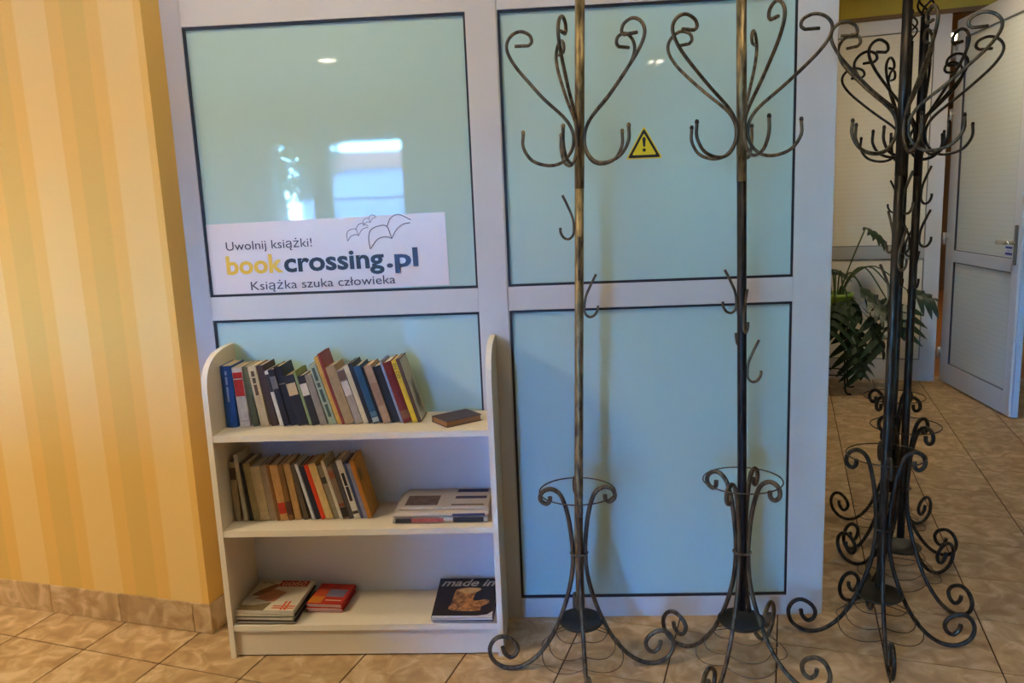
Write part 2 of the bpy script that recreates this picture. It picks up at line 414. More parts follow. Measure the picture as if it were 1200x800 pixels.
# ------------------------------------------------------------------ rest of the shell
def shell(name, a, b, m, label): return tag(box(name, a, b, m), label, kind='structure')
ceil = shell('ceiling', (-5.3, -8.2, CZ), (6.4, 9.2, CZ+.15), CEIL, 'pale beige ceiling with recessed downlights')
shell('wall_west', (-5.3, -8.2, -.1), (-5.2, 9.2, CZ), CREAM, 'plain tan side wall')
shell('wall_east', (6.2, -8.2, -.1), (6.3, 9.2, CZ), CREAM, 'plain tan side wall of the corridor')
shell('wall_north', (-5.2, 9.1, -.1), (6.2, 9.2, CZ), CREAM, 'plain tan end wall of the next room')
shell('wall_inner', (-1.42, .28, -.002), (-1.32, 4.75, CZ), CREAM, 'plain tan wall behind the glass partition')
f2 = box('floor_2', (-5.2, 4.9, -.12), (6.2, 9.1, -.003), mat('orange_wood_floor', srgb(206, 134, 62), rough=.4, var=.25, scale=3, stretch=(1, 8, 1)))
tag(f2, 'orange brown floor of the room beyond the doorway', kind='structure')
mb = MB(); q = MB().box((0, .08, -.01), (3.2, 1.7, -.001)); q.xf(lambda v: FAR @ v); mb.add(q.v, q.f)
tag(mb.build('floor_3', MATS['orange_wood_floor']), 'orange floor just inside the doorway', kind='structure')
# side board of the next room seen past the door edge
sb = box('sideboard', (4.35, 5.15, 0), (5.6, 5.6, .80), mat('orange_veneer', srgb(214, 132, 50), rough=.45, var=.2, scale=5))
tag(sb, 'orange veneered sideboard in the room beyond the open door', 'sideboard')
MB().bbox((4.33, 5.12, .80), (5.62, 5.62, .83), .004).build('top', mat('dark_brown_top', srgb(96, 66, 48), rough=.4), sb)
for i in range(3): MB().bbox((4.38+i*.41, 5.135, .06), (4.76+i*.41, 5.15, .76), .003).build('door_panel', MATS['orange_veneer'], sb)

# rear window wall, behind the photographer
RY = -8.0
rw = empty('wall_rear', kind='structure', label='tan rear wall with tall glazed openings to the garden')
mb = MB()
WX = [(-3.80, -3.22), (-3.02, -1.98), (-1.66, -1.10)]
zt = 2.42
xs = [-5.2]+[v for w in WX for v in w]+[6.2]
for i in range(0, len(xs), 2): mb.box((xs[i], RY-.2, -.1), (xs[i+1], RY, CZ))
for a, b in WX: mb.box((a, RY-.2, zt), (b, RY, CZ)); mb.box((a, RY-.2, -.1), (b, RY, .06))
mb.build('masonry', CREAM, rw)
for n, (a, b) in enumerate(WX):
    wn = empty('window_%d' % (n+1), kind='structure', label='tall white framed window to the garden')
    t = .04
    for c in ((a, a+t, .06, zt), (b-t, b, .06, zt), (a+t, b-t, .06, .06+t), (a+t, b-t, zt-t, zt)):
        box('window_frame', (c[0], RY-.14, c[2]), (c[1], RY-.08, c[3]), ALU, wn)
    if n == 1: box('mullion', (a+t, RY-.13, 1.62), (b-t, RY-.09, 1.65), ALU, wn)
    pd = bpy.data.lights.new('window_portal', 'AREA'); pd.shape = 'RECTANGLE'; pd.size = b-a; pd.size_y = zt-.06; pd.cycles.is_portal = True
    po = bpy.data.objects.new('window_portal', pd); COL.objects.link(po); po.location = ((a+b)/2, RY-.02, (zt+.06)/2); po.rotation_euler = (PI/2, 0, PI)

ct = empty('curtain', (-1.38, RY+.12, 0), label='white curtain drawn across the narrow rear window', cat='curtain')
P_ = [(-.36+.72*i/60, .025*math.sin(i*.95)) for i in range(61)]
mb = MB(); mb.add([(x, y, z) for z in (.05, 2.52) for x, y in P_], [(i, i+1, 62+i, 61+i) for i in range(60)], True)
mb.build('cloth', mat('white_curtain', srgb(220, 216, 208), rough=.9), ct)
MB().tube([(-.42, 0, 2.53), (.42, 0, 2.53)], .012, 8).build('rod', STEEL, ct)
rc = empty('daylight_blocker', (-2.78, -4.05, 0), label='unseen brown wooden counter behind the photographer', cat='blocker')  # unseen block, added to shade the bookcase from window daylight
WOOD = mat('brown_blocker_wood', srgb(120, 84, 54), rough=.5, var=.3, scale=4, stretch=(1, 1, 6))
MB().box((-1.4, -.22, 0), (1.4, .22, 1.38)).build('body', WOOD, rc)
MB().bbox((-1.45, -.28, 1.38), (1.45, .28, 1.42), .004).build('blocker_top', mat('dark_blocker_top', srgb(82, 60, 44), rough=.4), rc)
for i in range(4): MB().bbox((-1.36+i*.69, .22, .1), (-.72+i*.69, .235, 1.3), .004).build('front_panel', WOOD, rc)

# garden outside the rear windows
gnd = box('ground', (-40, -60, -.3), (40, RY-.2, -.1), mat('pale_paving', srgb(186, 178, 160), rough=.9, var=.2, scale=1.2))
tag(gnd, 'pale sunlit paving outside the rear windows', kind='structure')
LEAF = mat('sunlit_leaf', srgb(120, 150, 50), rough=.6, var=.5, scale=4)
LEAFD = mat('dark_leaf', srgb(52, 78, 34), rough=.6, var=.4, scale=4)
def foliage(n, c, r, size, m, parent, seed):
    rn = random.Random(seed); mb = MB()
    for _ in range(n):
        while True:
            p = Vector((rn.uniform(-1, 1), rn.uniform(-1, 1), rn.uniform(-1, 1)))
            if .25 < p.length < 1: break
        p = Vector((c[0]+p.x*r[0], c[1]+p.y*r[1], c[2]+p.z*r[2])); a = Vector((rn.gauss(0, 1), rn.gauss(0, 1), rn.gauss(0, 1))).normalized()
        b = a.orthogonal().normalized(); s_ = size*rn.uniform(.6, 1.3)
        mb.add([p-a*s_, p+b*s_*.5, p+a*s_, p-b*s_*.5], [(0, 1, 2, 3)])
    return tag(mb.build('foliage', m, parent), kind='stuff')
tr = empty('garden_tree', (-6.4, -16.0, -.1), label='dark leafy tree standing in the garden behind the windows', cat='tree')
MB().tube([(0, 0, 0), (.05, 0, 1.2), (0, .1, 2.6)], [.16, .12, .08], 9).build('trunk', mat('bark', srgb(84, 66, 48), rough=.9), tr)
foliage(1400, (0, 0, 3.0), (1.5, 1.3, 1.4), .16, LEAFD, tr, 3)
sh = empty('garden_shrub', (-5.0, -13.0, -.1), label='bright yellow green garden shrub in front of the dark tree', cat='shrub')
MB().tube([(0, 0, 0), (0, .02, .7)], .03, 6).build('stem', MATS['bark'], sh)
foliage(900, (0, 0, .75), (1.1, .6, .7), .10, LEAF, sh, 4)
bld = empty('white_house', (-12.6, -40, -.1), label='white rendered house across the garden', cat='house')
MB().box((-1.0, -5, 0), (10.5, 0, 3.7)).build('wall', mat('white_render', srgb(150, 164, 186), rough=.9), bld)
MB().prism([(-1.3, 3.7), (10.8, 3.7), (10.0, 4.6), (-.5, 4.6)], 'y', -5.3, .3).build('roof', mat('red_roof', srgb(158, 84, 58), rough=.8), bld)
for x in (.2, 2.3, 4.4, 6.2, 8.4):
    wnd = MB().box((x, .0, .9), (x+.9, .04, 2.3)).build('window', mat('dark_pane', srgb(64, 76, 92), rough=.1), bld)
    MB().box((x+.42, .04, .9), (x+.48, .06, 2.3)).build('mullion', ALU, wnd)

# ------------------------------------------------------------------ ceiling lamps
LENS = mat('lamp_lens', WARM, emit=LAMP)
def downlight(x, y, label, r=.085):
    d = empty('downlight', (x, y, CZ), label=label, cat='ceiling lamp', group='recessed ceiling downlights')
    MB().lathe([(r, -.001), (r, -.004), (r+.006, -.008), (r+.02, -.006), (r+.022, -.0005)], 28).build('trim_ring', ALU, d)
    MB().lathe([(r-.001, -.0012), (r-.004, -.004), (.01, -.0045)], 28, smooth=False).build('lens', LENS, d)
for (x, y, l) in ((-2.25, -5.6, 'round recessed ceiling downlight between the counter and the rear windows'), (1.2, -6.7, 'round recessed ceiling downlight beside the blank part of the rear wall')):
    downlight(x, y, l)
def panel_light(x, y, w, l, e, label, rz=0):
    d = empty('panel_light', (x, y, CZ), rz, label=label, cat='ceiling lamp', group='square ceiling panel lamps')
    mb = MB(); t = .025
    mb.box((-w/2, -l/2, -.03), (-w/2+t, l/2, -.0005)); mb.box((w/2-t, -l/2, -.03), (w/2, l/2, -.0005)); mb.box((-w/2+t, -l/2, -.03), (w/2-t, -l/2+t, -.0005)); mb.box((-w/2+t, l/2-t, -.03), (w/2-t, l/2, -.0005))
    mb.build('frame', ALU, d)
    MB().box((-w/2+t, -l/2+t, -.022), (w/2-t, l/2-t, -.001)).build('diffuser', mat('diffuser_%g' % e, WARM, emit=e), d)
for a in PANELS: panel_light(*a)

# ------------------------------------------------------------------ bookcase
bc = empty('bookcase', (-.685, -.13, 0), label='cream laminate bookcase with arched sides and three shelves', cat='bookcase')
def bcx(mb): return mb.xf(lambda v: (v.x+.685, v.y+.13, v.z))
BL, BR, SD = -1.155, -.215, .018
arc = [(-.252, .930), (-.250, .958), (-.243, .985), (-.229, 1.008), (-.208, 1.026), (-.18, 1.040), (-.145, 1.050), (-.10, 1.056), (-.05, 1.058), (-.003, 1.058)]
prof = [(-.003, 0), (-.252, 0)]+arc
for x0, x1 in ((BL, BL+SD), (BR-SD, BR)):
    sp_ = bcx(MB().prism([p for p in reversed(prof)], 'x', x0, x1)).build('side_panel', LAMINATE, bc)
    # edge banding along the front and the arch
    e = MB(); pp = [(-.252, 0)]+arc; vs = []
    nrm = []
    for i, p in enumerate(pp):
        a = Vector(pp[max(0, i-1)]); b = Vector(pp[min(len(pp)-1, i+1)]); t = (b-a).normalized(); nrm.append((-t.y, t.x))
    vs = [(x, p[0]+n[0]*.0006, p[1]+n[1]*.0006) for p, n in zip(pp, nrm) for x in (x0-.0002, x1+.0002)]
    e.add(vs, [(2*i, 2*i+1, 2*i+3, 2*i+2) for i in range(len(pp)-1)])
    bcx(e).build('edge_band', EDGEBAND, sp_)
SH = (.790, .461, .120)
for z in SH:
    s_ = bcx(MB().box((BL+SD, -.249, z-.020), (BR-SD, -.008, z))).build('shelf', LAMINATE, bc)
    bcx(MB().box((BL+SD, -.2498, z-.0202), (BR-SD, -.2492, z+.0002))).build('edge_band', EDGEBAND, s_)
bcx(MB().box((BL+SD, -.008, .02), (BR-SD, -.003, .79))).build('back_panel', mat('white_back_panel', srgb(226, 224, 224), rough=.5), bc)
bcx(MB().box((BL+SD, -.238, .006), (BR-SD, -.222, .100))).build('kick_board', LAMINATE, bc)

# ------------------------------------------------------------------ books
BM = {}
def cloth(rgb):
    k = 'book_cover_%02x%02x%02x' % rgb
    return mat(k, srgb(*rgb), rough=.5, spec=.35, var=.22, scale=45, lo=.3, hi=.6)
def book(x, z, yf, t, h, lean, rgb, label, group, depth=.115, labels=(), round_=False, board=.0016, proud=.0025, text=None, face=None):
    o = empty('book', (x, yf, z), label=label, cat='book', group=group)
    o.rotation_euler = (0, -math.radians(lean), 0)
    b = min(board, t*.2); bul = min(.004, t*.14) if round_ else .0008
    n = 5
    sp_o = [(t*i/n, -bul*math.sin(PI*i/n)) for i in range(n+1)]
    sp_i = [(b+(t-2*b)*i/n, .0018-bul*.9*math.sin(PI*i/n)) for i in range(n+1)]
    poly = [(0, depth)]+sp_o+[(t, depth), (t-b, depth)]+sp_i[::-1]+[(b, depth)]
    cov = MB().prism(poly, 'z', 0, h).build('cover', cloth(rgb), o)
    MB().box((b, .0019, proud), (t-b, depth-proud, h-proud)).build('pages', PAPER, o)
    for (z0, z1, c) in labels:
        lp = [(t*.03+(t*.94)*i/n, -bul*math.sin(PI*(.03+.94*i/n))-.0005) for i in range(n+1)]
        li = [(p[0], p[1]+.0004) for p in lp]
        MB().prism(lp+li[::-1], 'z', h*z0, h*z1).build('spine_label', cloth(c), cov)
    if face:
        for (y0, y1, z0, z1, c) in face:
            MB().box((t, depth*y0, h*z0), (t+.0004, depth*y1, h*z1)).build('cover_print', cloth(c), cov)
    if text:
        txt, z0, z1, c, wfrac = text
        place_text('spine_lettering', txt, cloth(c), cov, (t*(.5-wfrac/2), -bul-.0009, h*z1), (0, 0, -1), (1, 0, 0), w=h*(z1-z0), h=t*wfrac)
    return o
def pack(rows, x0, z, yf, group, scale=1.0):
    prev = None
    for r in rows:
        t, h, lean = r['t']*scale, r['h'], r['a']; A = math.radians(lean)
        if prev is None: x = x0
        else:
            px, pt, ph, pa = prev
            brx, brz = px+pt*math.cos(pa), pt*math.sin(pa)
            top = min(brz+ph*math.cos(pa), h*math.cos(A))
            cand = [brx+brz*math.tan(A)]
            k = (top-brz)/math.cos(pa)
            cand.append(brx-k*math.sin(pa)+top*math.tan(A))
            x = max(cand)+.0007
        jit = r.get('y', random.uniform(-.004, .004))
        book(x, z+.0003, yf+jit, t, h, lean, r['c'], r['l'], group, depth=r.get('d', .112), labels=r.get('lab', ()), round_=r.get('round', False), text=r.get('tx'), face=r.get('face'))
        prev = (x, t, h, A)
    return prev
g1 = 'books leaning in a row on the top shelf'
R = lambda t, h, a, c, l, **k: dict(t=t, h=h, a=a, c=c, l=l, **k)
top_row = [
 R(.036, .213, .6, (44, 84, 142), 'thick blue hardback book upright against the left side of the bookcase, top shelf', round=True, tx=('\u2013 \u2013\u2013 \u2013\u2013\u2013\u2013', .42, .92, (150, 170, 200), .18)),
 R(.031, .206, 3.0, (226, 212, 186), 'white book with a large red block on its spine, beside the blue hardback', lab=((.52, .80, (214, 52, 30)), (.82, .92, (214, 52, 30)), (.1, .105, (150, 60, 50)))),
 R(.018, .208, 5.5, (104, 106, 70), 'thin olive green book between the red-and-white book and a beige one'),
 R(.026, .210, 7.5, (216, 192, 142), 'beige book with dark lettering on its spine, beside the thin olive book', tx=('\u2014 \u2014 \u2014\u2014', .52, .92, (96, 76, 50), .4)),
 R(.021, .211, 9.3, (70, 52, 40), 'dark brown book beside the beige lettered one on the top shelf'),
 R(.0115, .194, 11.0, (222, 214, 196), 'very thin white book with black spine print beside the dark brown book', lab=((.62, .94, (60, 56, 54)),)),
 R(.019, .198, 11.2, (36, 32, 34), 'black book right beside the very thin white one', lab=((.66, .88, (120, 116, 110)),)),
 R(.022, .207, 11.8, (30, 30, 34), 'taller black book beside two thin black and white ones', lab=((.70, .72, (120, 108, 90)),)),
 R(.031, .176, 12.2, (40, 38, 40), 'dark book with a wide tan label across its spine', lab=((.60, .84, (206, 180, 136)),)),
 R(.009, .190, 12.6, (142, 152, 96), 'thin light green book beside the dark book with a tan label'),
 R(.023, .174, 12.9, (44, 42, 44), 'dark book with a square white label on its spine', lab=((.60, .84, (226, 212, 192)),)),
 R(.021, .178, 13.4, (150, 140, 126), 'short grey book between the white-labelled dark book and a pale green one'),
 R(.023, .214, 15.0, (164, 176, 150), 'pale green book with dark lettering down its whole spine', tx=('\u2013\u2014 \u2013 \u2014\u2013 \u2013\u2014', .12, .94, (74, 92, 84), .42)),
 R(.014, .240, 15.2, (216, 168, 80), 'tall thin yellow orange book leaning on the pale green one'),
 R(.009, .252, 15.3, (142, 62, 52), 'tallest thin maroon book, its red cover rising above the others', face=((.05, .95, .6, .97, (156, 74, 62)),)),
 R(.029, .204, 15.4, (170, 144, 104), 'thick tan book beside the tall maroon one'),
 R(.023, .192, 15.5, (168, 154, 140), 'grey beige book with a white label in the middle of its spine', lab=((.52, .78, (220, 208, 194)), (.8, .98, (110, 88, 74)))),
 R(.016, .205, 15.5, (218, 204, 170), 'narrow cream book with a torn spine foot, beside the grey beige one'),
 R(.0135, .214, 15.5, (38, 38, 44), 'narrow black book between the cream and the teal ones'),
 R(.021, .203, 15.5, (42, 82, 108), 'glossy teal blue book with white scuffs at the spine foot', lab=((.02, .1, (170, 178, 176)), (.12, .2, (90, 120, 136)))),
 R(.0095, .200, 15.5, (44, 50, 62), 'thin slate coloured book beside the teal one'),
 R(.023, .204, 15.5, (178, 146, 112), 'tan paperback with worn spine between slate and blackish books', lab=((.3, .7, (160, 126, 96)),)),
 R(.027, .200, 15.6, (34, 36, 38), 'thick blackish book beside the worn tan paperback'),
 R(.007, .220, 15.7, (150, 160, 186), 'very thin pale blue book between blackish and maroon ones'),
 R(.027, .215, 15.8, (116, 40, 34), 'thick maroon hardback beside the yellow book', round=True, lab=((.06, .2, (130, 84, 60)),)),
 R(.0145, .221, 15.9, (230, 192, 48), 'bright yellow book with black capitals at the top of its spine', tx=('EN CO', .72, .95, (40, 36, 20), .7)),
 R(.011, .226, 16.0, (88, 66, 48), 'last leaning book of the row with a pale blotchy cover', face=((.02, .98, .02, .98, (186, 182, 160)), (.3, .8, .1, .6, (160, 160, 156)), (.2, .5, .15, .35, (196, 196, 150)))),
]
e1 = pack(top_row, BL+SD+.003, SH[0], -.140, g1, 1.085)
print('TOP END', e1)
g2 = 'books leaning in a row on the middle shelf'
mid_row = [
 R(.021, .212, .3, (180, 158, 122), 'beige book with a dark patch upright at the left end of the middle shelf', lab=((.7, .9, (84, 70, 54)),)),
 R(.013, .238, 3.6, (206, 196, 168), 'tall thin cream book near the left end of the middle shelf'),
 R(.010, .208, 5.0, (40, 38, 46), 'thin black book between a tall cream and an olive beige one'),
 R(.023, .206, 5.6, (172, 154, 108), 'olive beige book beside the thin black one, middle shelf'),
 R(.031, .194, 5.8, (206, 184, 136), 'thickest cream paperback on the middle shelf'),
 R(.022, .198, 6.1, (160, 136, 108), 'grey brown book beside the thickest cream paperback'),
 R(.011, .206, 6.4, (134, 92, 50), 'thin brown book beside the grey brown one'),
 R(.026, .199, 6.6, (196, 146, 84), 'tan book with a small red label low on its spine', lab=((.12, .32, (190, 52, 32)),)),
 R(.016, .200, 7.0, (132, 92, 50), 'narrow brown book with a darker foot beside the red-labelled tan one', lab=((.1, .34, (84, 46, 30)),)),
 R(.023, .202, 7.4, (192, 148, 92), 'light tan book with long worn spine on the middle shelf'),
 R(.015, .200, 9.8, (96, 80, 62), 'dark taupe book beside a leaning white one'),
 R(.0105, .204, 13.0, (208, 208, 210), 'thin white book between the taupe and the navy ones'),
 R(.017, .196, 13.3, (36, 40, 58), 'navy book leaning beside the bright red one'),
 R(.0145, .200, 13.5, (222, 66, 34), 'bright red orange book on the middle shelf'),
 R(.024, .204, 13.6, (222, 186, 120), 'sandy cream book beside the bright red one'),
 R(.017, .196, 13.6, (150, 138, 112), 'grey olive book with a dark mark near its top', lab=((.66, .78, (70, 64, 54)),)),
 R(.0115, .214, 13.7, (214, 204, 182), 'narrow off-white book in the middle shelf row'),
 R(.021, .190, 13.7, (134, 112, 92), 'grey brown patterned book with black band at its foot', lab=((.03, .22, (44, 38, 36)), (.24, .3, (130, 70, 50)), (.78, .92, (150, 90, 64)))),
 R(.014, .206, 13.7, (84, 78, 80), 'dark grey book just before the white lettered one'),
 R(.020, .214, 13.7, (222, 218, 206), 'white book with bold black lettering along its spine', tx=('\u2014\u2014\u2013\u2014 \u2014\u2013\u2014\u2014\u2013', .3, .78, (50, 48, 52), .5), lab=((.08, .13, (70, 60, 60)),)),
 R(.0095, .204, 13.8, (72, 82, 122), 'thin dark blue book beside the white lettered one'),
 R(.0125, .202, 13.8, (142, 146, 178), 'lilac blue book second from the orange end of the row'),
 R(.0135, .215, 13.8, (196, 128, 52), 'orange book with its cover facing out at the end of the middle row', face=((.02, .98, .02, .98, (206, 148, 66)), (.1, .4, .62, .8, (120, 124, 60)))),
]
e2 = pack(mid_row, BL+SD+.004, SH[1], -.160, g2, 1.035)
print('MID END', e2)
# brown book lying flat on the top shelf
fb = empty('book', (-.347, -.135, SH[0]+.0004), math.radians(-52), label='brown closed book lying flat at the end of the top shelf', cat='book')
w_, l_, t_ = .098, .135, .021
cv = MB().box((-w_/2, -l_/2, 0), (w_/2, l_/2, .002)); cv.box((-w_/2, -l_/2, t_-.002), (w_/2, l_/2, t_)); cv.box((-w_/2, -l_/2, .002), (-w_/2+.002, l_/2, t_-.002))
cv.build('cover', cloth((74, 52, 44)), fb)
MB().box((-w_/2+.0021, -l_/2+.003, .002), (w_/2-.003, l_/2-.003, t_-.002)).build('pages', mat('brown_pages', srgb(150, 104, 60), rough=.8), fb)

# ------------------------------------------------------------------ newspapers on the middle shelf
NEWS = mat('newsprint', srgb(198, 186, 172), rough=.85, spec=.1, var=.08, scale=120)
NEWS2 = mat('newsprint_white', srgb(212, 204, 192), rough=.85, spec=.1, var=.08, scale=120)
PHOTO = mat('newspaper_photo', srgb(112, 92, 84), rough=.8, var=.4, scale=60)
INK = mat('newspaper_ink', srgb(52, 50, 50), rough=.8, var=.5, scale=260)
NAVY = mat('newspaper_navy', srgb(66, 62, 92), rough=.8, var=.3, scale=90)
REDP = mat('newspaper_red', srgb(186, 96, 84), rough=.8, var=.3, scale=60)
def newspaper(x, y, z, w, l, t, rz, m, label, prints, wav=0):
    o = empty('newspaper', (x, y, z), rz, label=label, cat='newspaper', group='folded newspapers on the middle shelf')
    n = 6; poly = []
    # folded at the front edge: rounded fold
    for i in range(n+1): a = -PI/2-PI*i/n; poly.append((-l/2+t/2+t/2*math.cos(a)*1.0, t/2+t/2*math.sin(a)))
    poly += [(l/2, t), (l/2, 0)]
    MB().prism([(p[0], p[1]) for p in poly][::-1], 'x', -w/2, w/2, smooth=False).build('folded_sheets', m, o)
    for (x0, x1, a, b, mm, side) in prints:
        if side == 'top': MB().box((w*(x0-.5), l*(a-.5), t), (w*(x1-.5), l*(b-.5), t+.0005)).build('print_block', mm, o)
        else: MB().box((w*(x0-.5), -l/2-.0007, t*a), (w*(x1-.5), -l/2+t*.35, t*b)).build('print_block', mm, o)
    return o
nz = SH[1]+.0004
newspaper(-.412, -.118, nz, .318, .190, .022, 0, NEWS2, 'lowest newspaper of the folded pile, with a red and black printed front', [(.03, .20, .2, .8, INK, 'f'), (.20, .54, .2, .8, REDP, 'f'), (.64, .96, .2, .85, INK, 'f')])
newspaper(-.408, -.120, nz+.0225, .318, .190, .016, math.radians(.6), NEWS, 'middle newspaper of the folded pile on the shelf', [(.62, .96, .2, .7, NAVY, 'f')])
newspaper(-.400, -.105, nz+.039, .300, .175, .009, math.radians(-1.0), NEWS, 'top newspaper of the pile showing a brown photo and navy headings', [(.05, .42, .12, .62, PHOTO, 'top'), (.60, .96, .80, .95, NAVY, 'top'), (.60, .96, .45, .58, NAVY, 'top'), (.58, .95, .1, .16, PHOTO, 'top')])

# ------------------------------------------------------------------ magazines on the bottom shelf
def magazine(x, y, z, w, l, t, rz, m, label, group, spine=None, tilt=0, cat='magazine', pages=None):
    o = empty('magazine', (x, y, z), rz, label=label, cat=cat, group=group)
    o.rotation_euler = (tilt, 0, rz)
    MB().box((-w/2+.001, -l/2+.001, .0006), (w/2-.001, l/2-.001, t-.0006)).build('pages', pages or NEWS2, o)
    c = MB().box((-w/2, -l/2, t-.0006), (w/2, l/2, t)); c.box((-w/2, -l/2, 0), (w/2, l/2, .0006)); c.box((w/2-.0006, -l/2, .0006), (w/2, l/2, t-.0006))
    return o, c.build('cover', m, o)
bz = SH[2]+.0004
gm = 'magazines stacked at the left of the bottom shelf'
cols = [(206, 196, 170), (60, 54, 54), (214, 204, 178), (196, 186, 160), (52, 46, 46), (188, 172, 140), (212, 202, 178)]
names = ['lowest cream magazine of the pile beside the red booklets', 'dark covered magazine second from the bottom of the pile', 'pale magazine third from the bottom of the magazine pile', 'beige magazine in the middle of the magazine pile',
         'black covered magazine above the middle of the pile', 'tan magazine third from the top of the magazine pile', 'pale cream magazine right under the red-logo magazine']
zz = bz
for i, (c, nm) in enumerate(zip(cols, names)):
    t = .0058
    magazine(-1.0245+.003*math.sin(i*2.1), -.131+.004*math.cos(i*3), zz, .206, .218, t, math.radians(-2.5+1.2*math.sin(i*1.7)), cloth(c), nm, gm); zz += t+.0004
TOPC = mat('magazine_cover_cream', srgb(216, 204, 178), rough=.35, spec=.4, var=.06, scale=12)
mg, mc = magazine(-1.0245, -.128, zz, .205, .220, .006, math.radians(-3), TOPC, 'top magazine of the pile with a red masthead box and orange double cross', gm)
ft = .006
def on_top(name, a, b, m, h=.0004): return MB().box((a[0], a[1], ft), (b[0], b[1], ft+h)).build(name, m, mc)
on_top('masthead_box', (-.018, .062), (.088, .104), cloth((182, 52, 36)))
place_text('masthead_lettering', 'GO\u015a\u0106', cloth((236, 220, 196)), mc, (-.010, .068, ft+.0006), (1, 0, 0), (0, 1, 0), w=.09, h=.032, bold=.01)
place_text('cover_lettering', 'ALNe', cloth((46, 40, 36)), mc, (-.092, .082, ft+.0003), (1, 0, 0), (0, 1, 0), w=.05, h=.016)
def patch(name, pts, m, h=.0003):
    return MB().prism(pts, 'z', ft, ft+h).build(name, m, mc)
patch('cover_photo', [(-.06, -.01), (-.03, .03), (-.01, .075), (-.035, .078), (-.075, .03), (-.09, -.005)], cloth((150, 104, 70)))
patch('cover_photo', [(-.07, -.035), (.01, -.05), (.03, .02), (-.02, .04), (-.045, .01)], cloth((196, 130, 92)), .0005)
patch('cover_photo', [(-.1, -.11), (-.1, -.06), (-.045, -.035), (.005, -.055), (-.005, -.11)], cloth((120, 100, 64)))
patch('cover_photo', [(-.1, -.05), (-.06, -.03), (.0, -.055), (-.05, -.075), (-.095, -.075)], cloth((222, 210, 182)), .0006)
for x in (.052, .066): on_top('cross_bar', (x, -.105), (x+.007, -.045), cloth((222, 92, 34)), .0006)
for y in (-.095, -.082): on_top('cross_bar', (.02, y), (.098, y+.006), cloth((222, 92, 34)), .0007)
# red booklets
gr = 'red booklets beside the magazine pile'
zz = bz
for i, nm in enumerate(('lowest booklet of the small red pile', 'second booklet from the bottom of the small red pile', 'third booklet from the bottom of the small red pile', 'booklet just under the top of the small red pile', 'top booklet of the red pile with an orange and blue patterned cover')):
    o, c = magazine(-.840+.003*math.sin(i*2.3), -.092+.003*math.cos(i*1.9), zz, .128, .150, .0058, math.radians(-4+2*math.sin(i*1.3)), cloth((206, 52, 38)), nm, gr, cat='booklet'); zz += .0062
ft = .0058; mc = c
on_top('cover_print', (-.014, -.02), (.052, .034), cloth((126, 122, 150)))
on_top('cover_print', (-.062, -.066), (-.014, -.02), cloth((226, 140, 50)))
on_top('cover_print', (-.062, -.018), (-.016, .034), cloth((216, 84, 48)))
on_top('cover_print', (-.005, -.048), (.054, -.042), cloth((232, 190, 160)), .0006)
# pile at the right
gd = 'magazines at the right of the bottom shelf'
magazine(-.348, -.131, bz, .205, .225, .006, math.radians(-1), cloth((84, 24, 34)), 'wine red magazine at the bottom of the right-hand pile', gd)
magazine(-.352, -.131, bz+.0063, .205, .222, .006, math.radians(1), cloth((214, 206, 204)), 'pale magazine between the wine red and the black-covered ones', gd, pages=WHITE)
mg, mc = magazine(-.3500, -.1415, bz+.0288, .208, .224, .009, math.radians(-1.0), cloth((34, 28, 28)), 'black magazine with gold photo and large white slanted title', gd, tilt=math.radians(8.0), pages=WHITE)
ft = .009
place_text('masthead_lettering', 'made in', cloth((196, 184, 160)), mc, (-.094, .064, ft+.0004), (1, 0, 0), (0, 1, 0), w=.192, h=.042, bold=.02, shear=.35)
GOLD = mat('gold_cover_photo', srgb(206, 138, 58), rough=.4, col2=srgb(92, 50, 20), scale=70)
def blob(pts): 
    P = smooth_path([(a, b, 0) for a, b in pts], 4, True); return [(p.x, p.y) for p in P]
patch('cover_photo', blob([(-.045, -.03), (-.05, -.065), (.0, -.075), (.055, -.072), (.06, -.05), (.085, -.03), (.075, -.01), (.03, -.018), (.035, .03), (.045, .05), (.0, .052), (-.035, .045), (-.042, .01)]), GOLD)
patch('cover_photo', blob([(-.03, .04), (.0, .054), (.05, .05), (.035, .03), (.0, .022)]), mat('pale_gold_photo', srgb(220, 170, 96), rough=.4, var=.2, scale=60), .0005)
patch('cover_edge', [(-.102, -.111), (.102, -.111), (.102, -.075), (.085, -.093), (.05, -.1), (-.102, -.1)], cloth((206, 204, 210)))

# ------------------------------------------------------------------ poster and warning sign
PX0, PX1, PZ0, PZ1, PY = -1.198, -.366, 1.2285, 1.476, .0100
po = empty('poster', ((PX0+PX1)/2, PY, PZ0), label='white bookcrossing poster taped to the upper left glass pane', cat='poster')
po.rotation_euler = (0, -math.radians(.72), 0)
mb = MB(); nx, nz_ = 40, 10
PWd, PHt = PX1-PX0, PZ1-PZ0
def py_(u, v): return -.0012-.0016*abs(math.sin(u*9+v*2))*v*(1-v)*4*.5
vs = [(PWd*(i/nx-.5), py_(i/nx, j/nz_), PHt*j/nz_) for j in range(nz_+1) for i in range(nx+1)]
fs = [(j*(nx+1)+i, j*(nx+1)+i+1, (j+1)*(nx+1)+i+1, (j+1)*(nx+1)+i) for j in range(nz_) for i in range(nx)]
mb.add(vs, fs, True); vb = [(v[0], 0.0005, v[2]) for v in vs]; mb.add(vb, [tuple(reversed(f)) for f in fs], True)
mb.build('sheet', mat('laminated_paper', srgb(232, 222, 218), rough=.28, spec=.5, bump=.25, scale=9, var=.03), po)
def pt(name, txt, x, z, w, h, m, **k): return place_text(name, txt, m, po, (x-(PX0+PX1)/2, -.0034, z-PZ0), (1, 0, 0), (0, 0, 1), w=w, h=h, **k)
